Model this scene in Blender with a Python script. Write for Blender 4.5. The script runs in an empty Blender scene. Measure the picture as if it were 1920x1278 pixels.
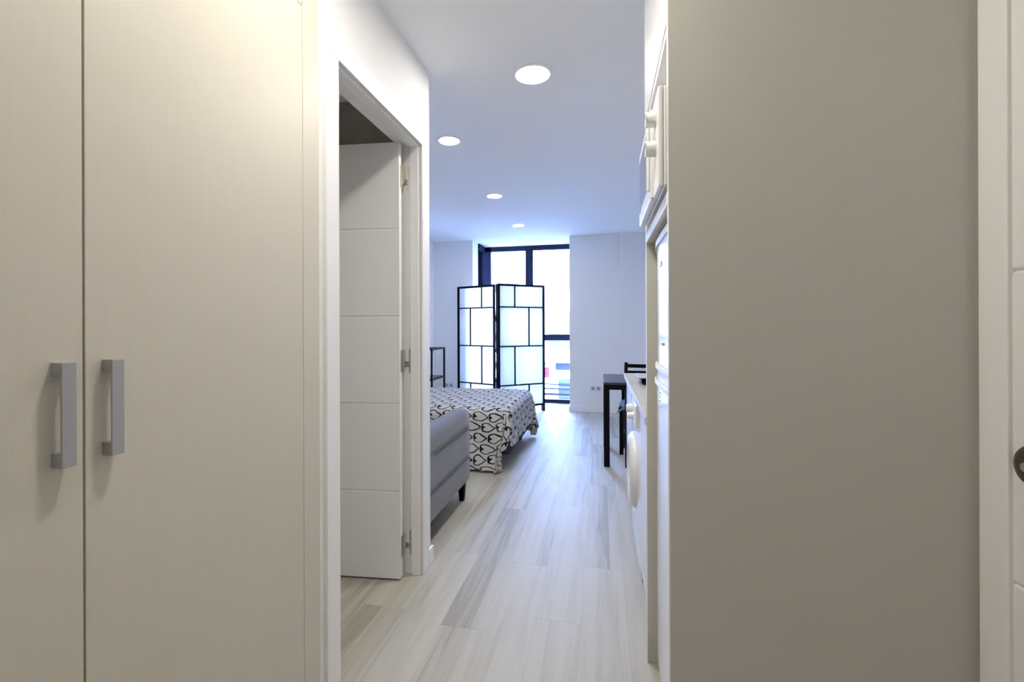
import bpy, bmesh, math, random
from mathutils import Matrix, Vector
random.seed(7)
sc = bpy.context.scene
col = sc.collection
PI = math.pi

# ------------------------------------------------------------------ camera
F, PPX, HY, VX, HC = 880.0, 930.0, 613.0, 1128.0, 1.17
YAW = math.atan((VX - PPX) / F)
cd = bpy.data.cameras.new('camera')
cam = bpy.data.objects.new('camera', cd); col.objects.link(cam)
cd.sensor_fit = 'HORIZONTAL'; cd.sensor_width = 36.0
cd.lens = F / 1920 * 36.0
cd.shift_x = (960 - PPX) / 1920
cd.shift_y = (HY - 639) / 1920
cd.clip_start = 0.02; cd.clip_end = 300
cam.matrix_world = (Matrix.Translation((0, 0, HC)) @ Matrix.Rotation(YAW, 4, 'Z')
                    @ Matrix.Rotation(PI / 2, 4, 'X') @ Matrix.Rotation(math.radians(-0.2), 4, 'Z'))
sc.camera = cam

# ------------------------------------------------------------------ light, exposure
vs = sc.view_settings
sc.display_settings.display_device = 'sRGB'
vs.view_transform = 'Standard'; vs.look = 'None'; vs.gamma = 1.0; vs.use_curve_mapping = False
vs.exposure = 0.6
SKY = 60.0
SKY_COL = (0.31, 0.47, 1.0)
LAMP = 76.0
LAMP_HALL = 138.0
LAMP_COL = (1.0, 0.955, 0.875)
w = bpy.data.worlds.new('overcast_sky'); sc.world = w; w.use_nodes = True
bg = w.node_tree.nodes['Background']
bg.inputs[0].default_value = (*SKY_COL, 1); bg.inputs[1].default_value = SKY
sc.cycles.max_bounces = 16; sc.cycles.diffuse_bounces = 10; sc.cycles.transparent_max_bounces = 24
sc.cycles.transmission_bounces = 12
sc.cycles.use_denoising = True
sc.cycles.sample_clamp_indirect = 8.0
pl = bpy.data.lights.new('window_portal', 'AREA'); pl.shape = 'RECTANGLE'; pl.size = 1.45; pl.size_y = 2.4
pl.cycles.is_portal = True
po = bpy.data.objects.new('window_portal', pl); col.objects.link(po)
po.location = (-1.12, 7.34, 1.2); po.rotation_euler = (-PI / 2, 0, 0)

# ------------------------------------------------------------------ materials
class X:
    """arithmetic on shader sockets"""
    nt = None
    def __init__(s, v): s.v = v
    @staticmethod
    def m(op, *a):
        n = X.nt.nodes.new('ShaderNodeMath'); n.operation = op
        for i, q in enumerate(a):
            q = q.v if isinstance(q, X) else q
            if isinstance(q, (int, float)): n.inputs[i].default_value = q
            else: X.nt.links.new(q, n.inputs[i])
        return X(n.outputs[0])
    def __add__(s, o): return X.m('ADD', s, o)
    def __radd__(s, o): return X.m('ADD', o, s)
    def __sub__(s, o): return X.m('SUBTRACT', s, o)
    def __rsub__(s, o): return X.m('SUBTRACT', o, s)
    def __mul__(s, o): return X.m('MULTIPLY', s, o)
    def __rmul__(s, o): return X.m('MULTIPLY', o, s)
    def __truediv__(s, o): return X.m('DIVIDE', s, o)

def newmat(name):
    m = bpy.data.materials.new(name); m.use_nodes = True
    nt = m.node_tree; b = nt.nodes['Principled BSDF']
    return m, nt, b

def plain(name, c, rough=0.5, metal=0.0, spec=0.5, var=0.03, scale=6.0, bump=0.0, bscale=200.0, stretch=(1, 1, 1)):
    """procedural surface: base colour with a faint noise, optional fine relief"""
    m, nt, b = newmat(name)
    L = nt.links.new
    tc = nt.nodes.new('ShaderNodeTexCoord'); mp = nt.nodes.new('ShaderNodeMapping')
    mp.inputs['Scale'].default_value = stretch
    L(tc.outputs['Object'], mp.inputs[0])
    nz = nt.nodes.new('ShaderNodeTexNoise'); nz.inputs['Scale'].default_value = scale; nz.inputs['Detail'].default_value = 4
    L(mp.outputs[0], nz.inputs['Vector'])
    cr = nt.nodes.new('ShaderNodeMix'); cr.data_type = 'RGBA'
    cr.inputs[6].default_value = (*[max(0, q * (1 - var)) for q in c], 1)
    cr.inputs[7].default_value = (*[min(1, q * (1 + var)) for q in c], 1)
    L(nz.outputs['Fac'], cr.inputs[0]); L(cr.outputs[2], b.inputs['Base Color'])
    b.inputs['Roughness'].default_value = rough; b.inputs['Metallic'].default_value = metal
    b.inputs['Specular IOR Level'].default_value = spec
    if bump:
        n2 = nt.nodes.new('ShaderNodeTexNoise'); n2.inputs['Scale'].default_value = bscale; n2.inputs['Detail'].default_value = 2
        L(mp.outputs[0], n2.inputs['Vector'])
        bp = nt.nodes.new('ShaderNodeBump'); bp.inputs['Strength'].default_value = bump; bp.inputs['Distance'].default_value = 0.002
        L(n2.outputs['Fac'], bp.inputs['Height']); L(bp.outputs[0], b.inputs['Normal'])
    return m

M = {}
M['wall'] = plain('white_wall_paint', (0.82, 0.815, 0.80), 0.75, spec=0.2, var=0.012, scale=2, bump=0.06, bscale=90)
M['ceil'] = plain('white_ceiling_paint', (0.87, 0.87, 0.86), 0.85, spec=0.15, var=0.01, scale=2)
M['trim'] = plain('white_lacquer_trim', (0.83, 0.825, 0.81), 0.32, spec=0.5, var=0.008)
M['door'] = plain('white_lacquer_door', (0.80, 0.79, 0.77), 0.38, spec=0.45, var=0.01)
M['laminate'] = plain('cream_laminate', (0.585, 0.548, 0.462), 0.48, spec=0.4, var=0.035, scale=9, stretch=(30, 30, 1.2), bump=0.05, bscale=120)
M['panel'] = plain('grey_beige_laminate', (0.555, 0.54, 0.485), 0.42, spec=0.4, var=0.02, scale=3)
M['edgeband'] = plain('pale_edge_band', (0.78, 0.76, 0.70), 0.4)
M['cabwhite'] = plain('white_cabinet_laminate', (0.82, 0.81, 0.79), 0.25, spec=0.5, var=0.01)
M['dark_gap'] = plain('dark_carcass', (0.10, 0.08, 0.065), 0.8)
M['appliance'] = plain('white_enamel', (0.83, 0.83, 0.82), 0.18, spec=0.5, var=0.006)
M['plastic'] = plain('white_plastic', (0.80, 0.795, 0.78), 0.3, var=0.008)
M['greyplastic'] = plain('grey_plastic', (0.45, 0.45, 0.46), 0.4)
M['handle'] = plain('satin_grey_metal', (0.42, 0.42, 0.43), 0.42, metal=0.55, var=0.03, scale=30)
M['hinge'] = plain('brushed_nickel', (0.55, 0.52, 0.46), 0.35, metal=0.9)
M['bronze'] = plain('dark_bronze', (0.09, 0.08, 0.065), 0.4, metal=0.6)
M['winframe'] = plain('navy_black_aluminium', (0.008, 0.010, 0.024), 0.5, spec=0.12)
M['black'] = plain('black_lacquer_wood', (0.004, 0.004, 0.005), 0.5, spec=0.10)
M['blackmetal'] = plain('black_metal', (0.006, 0.006, 0.008), 0.5, spec=0.15)
M['tabletop'] = plain('black_brown_tabletop', (0.035, 0.033, 0.040), 0.32, spec=0.5)
M['fabric'] = plain('grey_velvet', (0.10, 0.10, 0.116), 0.9, spec=0.2, var=0.12, scale=14, bump=0.35, bscale=260)
M['fabric'].node_tree.nodes['Principled BSDF'].inputs['Sheen Weight'].default_value = 0.35
M['cushion'] = plain('grey_cushion_cloth', (0.22, 0.24, 0.30), 0.9, spec=0.2, var=0.06, scale=30)
M['bedbase'] = plain('charcoal_bed_base_cloth', (0.03, 0.032, 0.05), 0.85, spec=0.2)
M['mattress'] = plain('white_mattress_cloth', (0.7, 0.7, 0.7), 0.9)
M['worktop'] = plain('pale_stone_worktop', (0.50, 0.475, 0.425), 0.3, var=0.14, scale=22)
M['steel'] = plain('stainless_steel', (0.50, 0.50, 0.53), 0.45, metal=0.2)
M['concrete'] = plain('grey_concrete_tile', (0.30, 0.29, 0.255), 0.7, var=0.28, scale=7, bump=0.15, bscale=60)
M['socket'] = plain('socket_plastic', (0.78, 0.78, 0.77), 0.35)
M['sockethole'] = plain('socket_recess', (0.42, 0.41, 0.42), 0.5)
M['sill'] = plain('pale_threshold', (0.7, 0.7, 0.7), 0.4)
M['facade'] = plain('pale_render', (0.72, 0.71, 0.68), 0.9, var=0.08, scale=1.2)
M['facade2'] = plain('cream_render', (0.62, 0.60, 0.56), 0.9, var=0.08, scale=1.2)
M['blueshutter'] = plain('blue_shutter', (0.016, 0.019, 0.026), 0.6, var=0.4, scale=5, spec=0.1)
M['lightblue'] = plain('light_blue_shutter', (0.036, 0.040, 0.046), 0.6, var=0.4, scale=5, spec=0.1)
M['redcloth'] = plain('red_awning_cloth', (0.10, 0.010, 0.012), 0.8, spec=0.05)
M['outglass'] = plain('far_window_glass', (0.05, 0.05, 0.055), 0.3, spec=0.2)
M['asphalt'] = plain('street_asphalt', (0.25, 0.26, 0.28), 0.9)
M['cable'] = plain('cable_rubber', (0.008, 0.008, 0.010), 0.8, spec=0.05)
M['balconymetal'] = plain('grey_blue_balcony_metal', (0.03, 0.03, 0.034), 0.7, spec=0.1)

def glow(name, c, s):
    m, nt, b = newmat(name)
    b.inputs['Base Color'].default_value = (0.9, 0.9, 0.9, 1)
    b.inputs['Emission Color'].default_value = (*c, 1); b.inputs['Emission Strength'].default_value = s
    return m
M['lamp'] = glow('lit_led_diffuser', LAMP_COL, LAMP)
M['lamp_hall'] = glow('lit_led_diffuser_hall', LAMP_COL, LAMP_HALL)

def glass(name, tint=(1, 1, 1)):
    m = bpy.data.materials.new(name); m.use_nodes = True; nt = m.node_tree; nt.nodes.clear(); L = nt.links.new
    out = nt.nodes.new('ShaderNodeOutputMaterial'); tr = nt.nodes.new('ShaderNodeBsdfTransparent'); tr.inputs[0].default_value = (*tint, 1)
    gl = nt.nodes.new('ShaderNodeBsdfGlossy'); gl.inputs['Roughness'].default_value = 0.02
    fr = nt.nodes.new('ShaderNodeFresnel'); fr.inputs[0].default_value = 1.45
    mx = nt.nodes.new('ShaderNodeMixShader'); L(fr.outputs[0], mx.inputs[0]); L(tr.outputs[0], mx.inputs[1]); L(gl.outputs[0], mx.inputs[2])
    L(mx.outputs[0], out.inputs[0]); return m
M['glass'] = glass('window_glass', (0.96, 0.98, 0.98))
M['shelfglass'] = glass('shelf_glass', (0.80, 0.84, 0.86))
M['darkglass'] = plain('dark_oven_glass', (0.16, 0.17, 0.22), 0.08, spec=0.6)

def paper():
    m = bpy.data.materials.new('white_screen_paper'); m.use_nodes = True; nt = m.node_tree; nt.nodes.clear(); L = nt.links.new
    out = nt.nodes.new('ShaderNodeOutputMaterial')
    d = nt.nodes.new('ShaderNodeBsdfDiffuse'); t = nt.nodes.new('ShaderNodeBsdfTranslucent')
    tc = nt.nodes.new('ShaderNodeTexCoord'); nz = nt.nodes.new('ShaderNodeTexNoise'); nz.inputs['Scale'].default_value = 120
    L(tc.outputs['Object'], nz.inputs['Vector'])
    cr = nt.nodes.new('ShaderNodeMix'); cr.data_type = 'RGBA'; cr.inputs[6].default_value = (0.86, 0.86, 0.85, 1); cr.inputs[7].default_value = (0.92, 0.92, 0.91, 1)
    L(nz.outputs['Fac'], cr.inputs[0]); L(cr.outputs[2], d.inputs[0]); L(cr.outputs[2], t.inputs[0])
    mx = nt.nodes.new('ShaderNodeMixShader'); mx.inputs[0].default_value = 0.6
    L(d.outputs[0], mx.inputs[1]); L(t.outputs[0], mx.inputs[2]); L(mx.outputs[0], out.inputs[0]); return m
M['paper'] = paper()

def plank_mat():
    m, nt, b = newmat('whitewashed_oak_plank'); L = nt.links.new
    tc = nt.nodes.new('ShaderNodeTexCoord'); oi = nt.nodes.new('ShaderNodeObjectInfo')
    off = nt.nodes.new('ShaderNodeVectorMath'); off.operation = 'SCALE'; off.inputs[0].default_value = (13.0, 31.0, 7.0)
    L(oi.outputs['Random'], off.inputs['Scale'])
    ad = nt.nodes.new('ShaderNodeVectorMath'); ad.operation = 'ADD'; L(tc.outputs['Object'], ad.inputs[0]); L(off.outputs[0], ad.inputs[1])
    mp = nt.nodes.new('ShaderNodeMapping'); mp.inputs['Scale'].default_value = (13.0, 0.75, 1); L(ad.outputs[0], mp.inputs[0])
    n1 = nt.nodes.new('ShaderNodeTexNoise'); n1.inputs['Scale'].default_value = 1.6; n1.inputs['Detail'].default_value = 6; n1.inputs['Roughness'].default_value = 0.6; n1.inputs['Distortion'].default_value = 0.5
    L(mp.outputs[0], n1.inputs['Vector'])
    mp2 = nt.nodes.new('ShaderNodeMapping'); mp2.inputs['Scale'].default_value = (110.0, 3.5, 1); L(ad.outputs[0], mp2.inputs[0])
    n2 = nt.nodes.new('ShaderNodeTexNoise'); n2.inputs['Scale'].default_value = 2.0; n2.inputs['Detail'].default_value = 4; n2.inputs['Roughness'].default_value = 0.7
    L(mp2.outputs[0], n2.inputs['Vector'])
    ramp = nt.nodes.new('ShaderNodeValToRGB')
    e = ramp.color_ramp.elements
    e[0].position = 0.33; e[0].color = (0.33, 0.306, 0.248, 1)
    e[1].position = 0.62; e[1].color = (0.50, 0.473, 0.402, 1)
    e2 = ramp.color_ramp.elements.new(0.44); e2.color = (0.43, 0.404, 0.337, 1)
    X.nt = nt
    # each plank is printed as three strips of slightly different tone
    so_ = nt.nodes.new('ShaderNodeSeparateXYZ'); L(tc.outputs['Object'], so_.inputs[0])
    wn_ = nt.nodes.new('ShaderNodeTexWhiteNoise'); wn_.noise_dimensions = '1D'
    sid = X.m('FLOOR', (X(so_.outputs[0]) + 0.09) / 0.06) + X(oi.outputs['Random']) * 57.0
    L(sid.v, wn_.inputs['W'])
    f = X(n1.outputs['Fac']) * 0.80 + 0.03 + (X(wn_.outputs['Value']) - 0.5) * 0.13 + X(n2.outputs['Fac']) * 0.16 + (X(oi.outputs['Random']) - 0.5) * 0.22
    L(f.v, ramp.inputs[0])
    L(ramp.outputs[0], b.inputs['Base Color'])
    b.inputs['Specular IOR Level'].default_value = 0.28
    r = X(n2.outputs['Fac']) * 0.30 + 0.36
    L(r.v, b.inputs['Roughness'])
    bp = nt.nodes.new('ShaderNodeBump'); bp.inputs['Strength'].default_value = 0.35; bp.inputs['Distance'].default_value = 0.0012
    L(n2.outputs['Fac'], bp.inputs['Height']); L(bp.outputs[0], b.inputs['Normal'])
    return m
M['plank'] = plank_mat()
M['subfloor'] = plain('dark_subfloor', (0.16, 0.15, 0.135), 0.9)

def hearts():
    """white cotton printed with brushed black heart outlines, lying on their side in staggered rows"""
    m, nt, b = newmat('heart_print_cotton'); L = nt.links.new; X.nt = nt
    uv = nt.nodes.new('ShaderNodeUVMap'); uv.uv_map = 'UVMap'
    nz = nt.nodes.new('ShaderNodeTexNoise'); nz.inputs['Scale'].default_value = 8.0; nz.inputs['Detail'].default_value = 1.5
    L(uv.outputs[0], nz.inputs['Vector'])
    sp = nt.nodes.new('ShaderNodeSeparateXYZ'); L(uv.outputs[0], sp.inputs[0])
    sn = nt.nodes.new('ShaderNodeSeparateColor'); L(nz.outputs['Color'], sn.inputs[0])
    U = X(sp.outputs[0]) + (X(sn.outputs[0]) - 0.5) * 0.050
    V = X(sp.outputs[1]) + (X(sn.outputs[1]) - 0.5) * 0.050
    PU, PV = 0.128, 0.086
    vr = V / PV
    row = X.m('FLOOR', vr)
    fy = (vr - row - 0.5) * PV
    ur = U / PU + X.m('MODULO', X.m('ABSOLUTE', row), 2.0) * 0.5
    fx = (ur - X.m('FLOOR', ur) - 0.5) * PU
    hy = fx * (-1.0 / 0.102) + 0.56
    a = X.m('ABSOLUTE', fy / 0.0610)
    cond = X.m('GREATER_THAN', a + hy, 1.0)
    dA = X.m('ABSOLUTE', X.m('SQRT', X.m('POWER', X.m('ABSOLUTE', a - 0.25), 2.0) + X.m('POWER', X.m('ABSOLUTE', hy - 0.75), 2.0)) - 0.35355)
    mm = X.m('MAXIMUM', a + hy, 0.0) * 0.5
    q1 = a * a + (hy - 1.0) * (hy - 1.0)
    q2 = (a - mm) * (a - mm) + (hy - mm) * (hy - mm)
    dB = X.m('SQRT', X.m('MINIMUM', q1, q2))
    d = dA * cond + dB * (1.0 - cond)
    # the brush presses harder in the notch between the lobes
    nd = X.m('SQRT', a * a * 2.2 + (hy - 0.92) * (hy - 0.92))
    press = X.m('MAXIMUM', 0.0, 1.0 - nd / 0.42)
    wd = 0.080 + press * 0.12 + (X(sn.outputs[2]) - 0.5) * 0.06
    ink = X.m('SMOOTH_MIN', 1.0, X.m('MAXIMUM', 0.0, (wd - d) / 0.028), 0.05)
    cr = nt.nodes.new('ShaderNodeMix'); cr.data_type = 'RGBA'
    cr.inputs[6].default_value = (0.57, 0.555, 0.53, 1); cr.inputs[7].default_value = (0.012, 0.012, 0.014, 1)
    L(ink.v, cr.inputs[0]); L(cr.outputs[2], b.inputs['Base Color'])
    b.inputs['Roughness'].default_value = 0.9; b.inputs['Specular IOR Level'].default_value = 0.15
    return m
M['hearts'] = hearts()

# ------------------------------------------------------------------ mesh helpers
def BM(): return bmesh.new()
def box(bm, x0, x1, y0, y1, z0, z1, bev=0.0, seg=2):
    g = bmesh.ops.create_cube(bm, size=1.0)['verts']
    for v in g:
        v.co = Vector(((x0 + x1) / 2 + v.co.x * (x1 - x0), (y0 + y1) / 2 + v.co.y * (y1 - y0), (z0 + z1) / 2 + v.co.z * (z1 - z0)))
    if bev:
        es = list({e for v in g for e in v.link_edges})
        bmesh.ops.bevel(bm, geom=es, offset=bev, segments=seg, affect='EDGES', profile=0.5)
    return bm
def cyl(bm, c, axis, r, h, n=24, r2=None, bev=0.0):
    g = bmesh.ops.create_cone(bm, cap_ends=True, segments=n, radius1=r, radius2=r if r2 is None else r2, depth=h)['verts']
    q = Vector(axis).to_track_quat('Z', 'Y').to_matrix()
    for v in g: v.co = q @ v.co + Vector(c)
    if bev:
        es = [e for e in {e for v in g for e in v.link_edges} if any(len(f.verts) > 4 for f in e.link_faces)]
        bmesh.ops.bevel(bm, geom=es, offset=bev, segments=2, affect='EDGES', profile=0.5)
    return bm
def beam(bm, p, q, w, d, up=(0, 0, 1), bev=0.0, w2=None, d2=None):
    """rectangular bar from p to q, w across, d deep; w2, d2 at the far end"""
    p, q = Vector(p), Vector(q); z = (q - p).normalized(); x = Vector(up).cross(z)
    if x.length < 1e-4: x = Vector((1, 0, 0))
    x.normalize(); y = z.cross(x)
    w2 = w if w2 is None else w2; d2 = d if d2 is None else d2
    vs = []
    for c, ww, dd in ((p, w, d), (q, w2, d2)):
        for sx, sy in ((-1, -1), (1, -1), (1, 1), (-1, 1)): vs.append(bm.verts.new(c + x * sx * ww / 2 + y * sy * dd / 2))
    fs = [(3, 2, 1, 0), (4, 5, 6, 7), (0, 1, 5, 4), (1, 2, 6, 5), (2, 3, 7, 6), (3, 0, 4, 7)]
    for f in fs: bm.faces.new([vs[i] for i in f])
    if bev:
        es = list({e for v in vs for e in v.link_edges})
        bmesh.ops.bevel(bm, geom=es, offset=bev, segments=2, affect='EDGES', profile=0.5)
    return bm
def lathe(bm, prof, c, axis, n=40, close=True):
    """revolve (radius, height) pairs about axis through c"""
    q = Vector(axis).to_track_quat('Z', 'Y').to_matrix(); c = Vector(c)
    rings = []
    for r, h in prof:
        if r < 1e-6: rings.append([bm.verts.new(q @ Vector((0, 0, h)) + c)])
        else: rings.append([bm.verts.new(q @ Vector((r * math.cos(2 * PI * i / n), r * math.sin(2 * PI * i / n), h)) + c) for i in range(n)])
    for A, B in zip(rings, rings[1:]):
        for i in range(n):
            j = (i + 1) % n
            if len(A) == 1 and len(B) == 1: continue
            if len(A) == 1: bm.faces.new((A[0], B[i], B[j]))
            elif len(B) == 1: bm.faces.new((A[i], A[j], B[0]))
            else: bm.faces.new((A[i], A[j], B[j], B[i]))
    return bm
def tube(bm, pts, r, n=8):
    pts = [Vector(p) for p in pts]; rings = []
    for i, p in enumerate(pts):
        t = (pts[min(i + 1, len(pts) - 1)] - pts[max(i - 1, 0)]).normalized()
        x = t.cross(Vector((0.13, 0.05, 1))).normalized(); y = t.cross(x)
        rings.append([bm.verts.new(p + (x * math.cos(2 * PI * k / n) + y * math.sin(2 * PI * k / n)) * r) for k in range(n)])
    for A, B in zip(rings, rings[1:]):
        for i in range(n): bm.faces.new((A[i], A[(i + 1) % n], B[(i + 1) % n], B[i]))
    bm.faces.new(rings[0][::-1]); bm.faces.new(rings[-1]); return bm
def base(o):
    v = Vector((0, 0, 0))
    while o is not None: v += o.location; o = o.parent
    return v
def mk(name, bm, mat, parent=None, world=True, smooth=False, recalc=True):
    """link a bmesh as ONE object; world=True: its coordinates are room coordinates (parents unrotated)"""
    if recalc: bmesh.ops.recalc_face_normals(bm, faces=bm.faces[:])
    if parent is not None and world: bmesh.ops.translate(bm, vec=-base(parent), verts=bm.verts[:])
    me = bpy.data.meshes.new(name); bm.to_mesh(me); bm.free()
    me.materials.append(M[mat] if isinstance(mat, str) else mat)
    if smooth:
        for p in me.polygons: p.use_smooth = True
    o = bpy.data.objects.new(name, me); col.objects.link(o); o.parent = parent
    return o
def smooth_by_angle(o, ang=40):
    me = o.data
    for p in me.polygons: p.use_smooth = True
    me.set_sharp_from_angle(angle=math.radians(ang)); return o
def empty(name, loc, rz=0.0, parent=None):
    o = bpy.data.objects.new(name, None); col.objects.link(o); o.location = loc; o.rotation_euler = (0, 0, rz); o.empty_display_size = 0.1
    o.parent = parent
    return o
def tag(o, label, cat, group=None):
    o['label'] = label; o['category'] = cat
    if group: o['group'] = group
    return o
def thing(name, label, cat, loc, rz=0.0, group=None): return tag(empty(name, loc, rz), label, cat, group)
def struct(o, label=None):
    o['kind'] = 'structure'
    if label: o['label'] = label
    return o
def dup(root, loc, label=None):
    r = root.copy(); col.objects.link(r); r.location = loc
    if label: r['label'] = label
    for ch in list(root.children):
        c = ch.copy(); col.objects.link(c); c.parent = r
        for g in ch.children:
            d = g.copy(); col.objects.link(d); d.parent = c
    return r

# ------------------------------------------------------------------ room measures
XW = -0.838          # hall wall, left
XR = 0.757           # right wall
XL = -2.42           # living room, left wall
YE = 2.215           # end of the hall wall
YF = 6.56            # far wall
YB = -1.15           # wall behind the camera
YWIN = 7.20          # inner face of the window
ZC = 2.43            # ceiling
XK = 0.153           # kitchen fronts
OP0, OP1, OPZ = 1.367, 2.09, 2.033   # bathroom door opening

# ------------------------------------------------------------------ structure
fl = struct(mk('floor', box(BM(), XL, XR, YB, YWIN, -0.06, -0.012), 'subfloor'), 'pale whitewashed oak plank floor')
PW, PL = 0.1795, 1.22
colj = {}
x = -0.2640
k0 = int(math.floor((XL + 0.264) / PW)) - 1
known = {0: 1.875, 1: 2.33, -1: 2.293, -2: 1.755, 2: 1.42}
npl = 0
for k in range(k0, 12):
    xa, xb = -0.264 + k * PW, -0.264 + (k + 1) * PW
    xa, xb = max(xa, XL), min(xb, XR)
    if xb - xa < 0.01: continue
    j0 = known.get(k, (k * 0.437 + random.uniform(-0.1, 0.1)) % PL)
    y = j0 - PL * math.ceil((j0 - YB) / PL)
    while y < YWIN:
        ya, yb = max(y, YB), min(y + PL, YWIN)
        if yb - ya > 0.02:
            bm = box(BM(), xa + 0.0001, xb - 0.0001, ya + 0.0001, yb - 0.0001, -0.012, 0.0, 0.0004, 1)
            c = Vector(((xa + xb) / 2, (ya + yb) / 2, 0))
            bmesh.ops.translate(bm, vec=-c, verts=bm.verts[:])
            o = mk('plank', bm, 'plank', fl, world=False); o.location = c
        y += PL

struct(mk('ceiling', box(BM(), XL - 0.1, XR + 0.1, YB - 0.1, YWIN + 0.12, ZC, ZC + 0.12), 'ceil'))

# hall wall with the door opening, and the partition between bathroom and living room
bm = BM()
box(bm, XW - 0.10, XW, 1.255, OP0 - 0.03, 0, ZC); box(bm, XW - 0.10, XW, OP1 + 0.03, YE, 0, ZC); box(bm, XW - 0.10, XW, OP0 - 0.03, OP1 + 0.03, OPZ + 0.03, ZC)
struct(mk('wall_hall', bm, 'wall'))
struct(mk('wall_partition', box(BM(), XL, XW - 0.10, 2.115, YE, 0, ZC), 'wall'))
struct(mk('wall_bathroom_back', box(BM(), XL, XW - 0.10, 2.10, 2.115, 0, ZC), 'concrete'))
struct(mk('wall_bathroom_front', box(BM(), XL, XW - 0.10, 1.20, 1.255, 0, ZC), 'wall'))
struct(mk('ceiling_bathroom', box(BM(), XL, XW - 0.10, 1.255, 2.10, 2.285, 2.31), 'ceil'))
struct(mk('wall_left', box(BM(), XL - 0.1, XL, YB, YF + 0.3, 0, ZC), 'wall'))
struct(mk('wall_right', box(BM(), XR, XR + 0.1, YB, YWIN + 0.1, 0, ZC), 'wall'))
struct(mk('wall_back', box(BM(), XL, XR, YB - 0.1, YB, 0, ZC), 'wall'))
struct(mk('wall_hall_near', box(BM(), XW - 0.10, XW + 0.018, YB, -0.03, 0, ZC), 'wall'))
struct(mk('wall_far_left', box(BM(), XL, -1.82, YF, YF + 0.30, 0, ZC), 'wall'))
bm = BM(); box(bm, -0.432, 0.235, YF, YWIN + 0.1, 0, ZC); box(bm, 0.235, XR, YF - 0.035, YWIN + 0.1, 0, ZC)
struct(mk('wall_far_right', bm, 'wall'))

# baseboards
def bb(name, x0, x1, y0, y1): return struct(mk(name, box(BM(), x0, x1, y0, y1, 0, 0.08, 0.003), 'trim'))
bb('baseboard_hall', XW, XW + 0.013, 2.168, YE + 0.013)
bb('baseboard_partition', XL, XW, YE, YE + 0.013)
bb('baseboard_left', XL, XL + 0.013, YE + 0.013, YF - 0.013)
bb('baseboard_far_left', XL, -1.82, YF - 0.013, YF)
bb('baseboard_far_right', -0.432, 0.222, YF - 0.013, YF)
bb('baseboard_far_pier', 0.222, XR, YF - 0.048, YF - 0.035)
bb('baseboard_reveal', -0.445, -0.432, YF - 0.013, YWIN - 0.02)
bb('baseboard_right', XR - 0.013, XR, 3.40, YF - 0.048)

# ------------------------------------------------------------------ bathroom door
d1 = struct(empty('door_1', (XW, OP0, 0)), 'white grooved bathroom door standing open, in its white casing')
bm = BM(); W = 0.072
for a, b_ in ((OP0 - W, OP0), (OP1, OP1 + W)): box(bm, XW, XW + 0.014, a, b_, 0, OPZ + W if False else OPZ, 0.002)
box(bm, XW, XW + 0.014, OP0 - W, OP1 + W, OPZ, OPZ + W, 0.002)
mk('casing', bm, 'trim', d1)
bm = BM()
JX0, JX1 = XW - 0.103, XW + 0.004
box(bm, JX0, JX1, OP0 - 0.03, OP0, 0, OPZ); box(bm, JX0, JX1, OP1, OP1 + 0.03, 0, OPZ); box(bm, JX0, JX1, OP0 - 0.03, OP1 + 0.03, OPZ, OPZ + 0.03)
mk('jamb', bm, 'trim', d1)
bm = BM()   # rebate strip the leaf closes against
S0, S1 = XW - 0.045, XW - 0.004
box(bm, S0, S1, OP0, OP0 + 0.011, 0, OPZ, 0.0015); box(bm, S0, S1, OP1 - 0.011, OP1, 0, OPZ, 0.0015); box(bm, S0, S1, OP0 + 0.011, OP1 - 0.011, OPZ - 0.011, OPZ, 0.0015)
mk('door_stop', bm, 'trim', d1)
def grooved_leaf(bm, w, zs, t, gd=0.005, gh=0.010):
    """door leaf in the local x,z plane from x=0 to x=-w, front at y=-t; zs are its horizontal grooves"""
    z0 = zs[0]
    prof = [(-t, zs[0])]
    for g in zs[1:-1]:
        prof += [(-t, g - gh / 2), (-t + gd, g - gh / 6), (-t + gd, g + gh / 6), (-t, g + gh / 2)]
    prof += [(-t, zs[-1])]
    A = [bm.verts.new((0, y, z)) for y, z in prof]; B = [bm.verts.new((-w, y, z)) for y, z in prof]
    for i in range(len(prof) - 1): bm.faces.new((A[i], A[i + 1], B[i + 1], B[i]))
    a0, a1 = bm.verts.new((0, 0, zs[0])), bm.verts.new((0, 0, zs[-1])); b0, b1 = bm.verts.new((-w, 0, zs[0])), bm.verts.new((-w, 0, zs[-1]))
    bm.faces.new(A + [a1, a0]); bm.faces.new(B[::-1] + [b0, b1]); bm.faces.new((a0, a1, b1, b0)); bm.faces.new((A[0], a0, b0, B[0])); bm.faces.new((A[-1], B[-1], b1, a1))
    return bm
bm = grooved_leaf(BM(), 0.70, [0.010, 0.412, 0.817, 1.222, 1.626, 2.025], 0.038)
leaf = mk('leaf', bm, 'door', d1, world=False)
leaf.location = Vector((-0.914, 2.053, 0)) - d1.location; leaf.rotation_euler = (0, 0, math.radians(6))
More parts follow.
